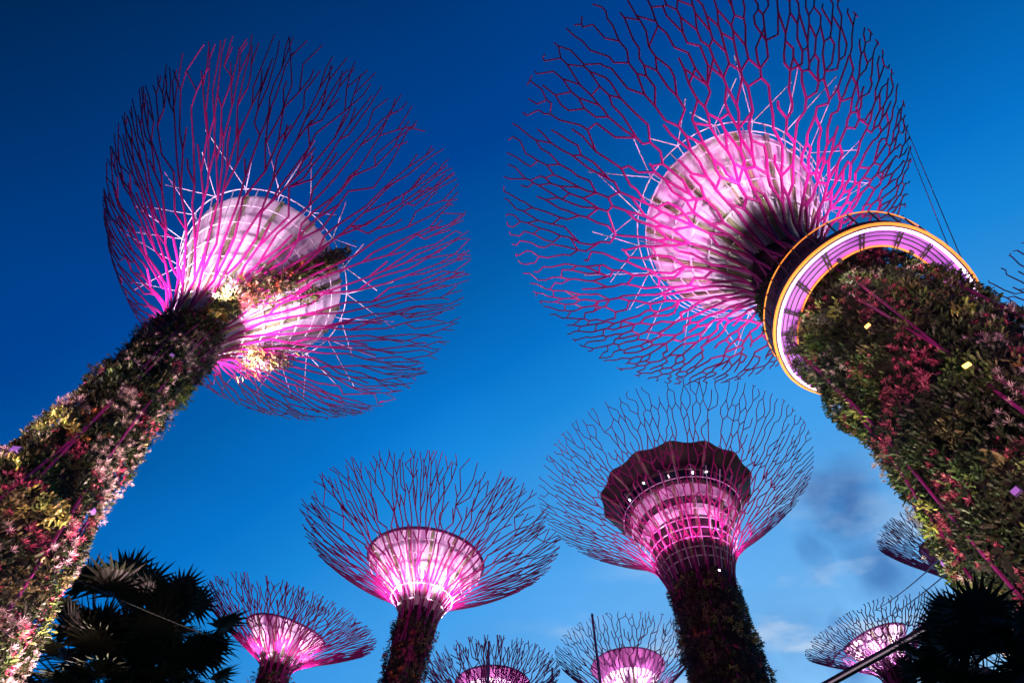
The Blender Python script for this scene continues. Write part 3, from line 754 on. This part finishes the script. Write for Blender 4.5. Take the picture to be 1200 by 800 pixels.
def fan_palm(top, nleaf, L, label, seed, drop=.9):
    rng = np.random.default_rng(seed); base = np.array([top[0] + rng.uniform(-.4, .4), top[1] + rng.uniform(-.3, .3), 0])
    t = thing('fan_palm', label, 'palm tree', base, 'fan palms')
    mb = MB(); mb.path([base + (top - base) * k / 8 + np.array([.12 * sin(k), .1 * cos(k * 1.3), 0]) * (0 < k < 8) for k in range(9)], [.2 - .008 * k for k in range(9)], 10)
    mb.build('trunk', M['bark'], t, True, org=base)
    mb = MB()
    for i in range(nleaf):
        a = i * 2.39996 + rng.uniform(-.2, .2); el = pi / 2 - (i + .5) / nleaf * (pi / 2 + drop)
        d = np.array([cos(a) * cos(el), sin(a) * cos(el), sin(el)]); up = np.array([-cos(a) * sin(el), -sin(a) * sin(el), cos(el)])
        fan_leaf(mb, top + np.array([0, 0, -.4 * i / nleaf]), d, up, L * rng.uniform(.85, 1.1), rng, (.018, .03, .012))
    mb.build('crown', M['leaf'], t, org=base)
fan_palm(at(190, 752, 29.0), 22, 1.75, 'tallest dark fan palm, between the left trunk and the small tilted tower', 101)
fan_palm(at(112, 745, 31.0), 24, 2.1, 'dark fan palm right beside the big left trunk, crossed by a thin wire', 103)
fan_palm(at(205, 815, 28.0), 24, 1.45, 'low dark fan palm at the bottom edge, nearest to the small tilted tower', 107)
fan_palm(at(150, 800, 27.0), 30, 1.75, 'low dark fan palm at the bottom edge, in the middle of the left clump', 109)
fan_palm(at(85, 800, 27.5), 30, 1.8, 'low dark fan palm behind the foot of the big left trunk', 110)
fan_palm(at(1150, 792, 9.0), 34, .56, 'dark fan palm at the bottom right, in front of the huge right trunk', 113, drop=1.1)
fan_palm(at(1195, 790, 8.2), 36, .56, 'dark fan palm in the bottom right corner of the view', 127, drop=1.1)
fan_palm(at(1118, 828, 9.4), 24, .48, 'smaller dark fan palm beside the trunk of the lower right tilted tower', 131, drop=1.1)

# ------------------------------------------------------------------ masts, cables, far footbridge
def mast(px, py, dist, r, label):
    r = r * .65
    top = at(px, py, dist); base = np.array([top[0], top[1], 0])
    t = thing('mast', label, 'mast', base, 'thin masts')
    mb = MB(); mb.tube(base, top, r * 1.3, r, 10, True); mb.build('pole', M['mast'], t, org=base)
    mb = MB(); mb.tube(top, top + np.array([0, 0, .15]), r * 1.25, r * .6, 10, True); mb.build('cap', M['dark_panel'], t, org=base)
mast(694, 721, 42, .12, 'tall thin mast standing between the two low towers at the bottom centre')
mast(573, 753, 44, .12, 'shorter mast in front of the low tower cut off by the bottom edge')
mast(647, 784, 46, .11, 'shortest mast, only its tip showing at the bottom edge')
def cable(p, q, r, m, label, sag=.0, group=None, n=14):
    mb = MB(); mb.path([p + (q - p) * i / n - np.array([0, 0, 1]) * sag * 4 * (i / n) * (1 - i / n) for i in range(n + 1)], r, 5)
    o = mb.build('cable', m, None, org=p); tag(o, label, 'cable', group)
cable(at(40, 655, 17), at(290, 760, 22), .005, M['dark_cable'], 'thin wire strung across the dark fan palms', .1)
cable(T2.canopy(.93, radians(-20)), rp(-10, 1.0, .3), .02, M['dark_cable'], 'long dark suspension cable from the right canopy down to the ring walkway, outer one', 0, 'suspension cables')
cable(T2.canopy(.90, radians(-32)), rp(-25, 1.0, .3), .02, M['dark_cable'], 'dark suspension cable from the right canopy down to the ring walkway, inner one', 0, 'suspension cables')
cable(at(1115, 642, 40), at(1025, 715, 70), .035, M['cable'], 'upper pale wire running behind the huge right trunk towards the low tilted tower', .2, 'pale wires')
cable(at(1120, 662, 40), at(1030, 728, 70), .035, M['cable'], 'lower pale wire running behind the huge right trunk towards the low tilted tower', .2, 'pale wires')
# footbridge girder far off at the lower right
a = at(950, 812, 30); b = at(1062, 750, 30)
b[2] = b[2]; dd = b - a; ln = np.linalg.norm(dd); dd /= ln; sd = np.cross(dd, [0, 0, 1.]); sd /= np.linalg.norm(sd); up = np.cross(sd, dd)
fb = thing('footbridge', 'dark slanting footbridge girder with a pale light line at the lower right', 'footbridge', (a[0], a[1], 0))
org = (a[0], a[1], 0)
a2 = a - dd * 12; b2_ = b + dd * 4; c = (a2 + b2_) / 2; hl = np.linalg.norm(b2_ - a2) / 2
mb = MB(); mb.box(c, (dd, sd, up), (hl, .22, .05)); mb.build('girder', M['deck'], fb, org=org)
mb = MB(); mb.box(c - up * .075 + sd * .16, (dd, sd, up), (hl, .03, .02)); mb.build('light_line', mat('bridge_light', (.8, .6, .8), .5, 0, None, ((1, .75, .9), .25)), fb, org=org)
for e_ in (a2, b2_):
    mb = MB(); mb.tube((e_[0], e_[1], 0), e_, .3, .25, 12, True); mb.build('pier', M['deck'], fb, org=org)
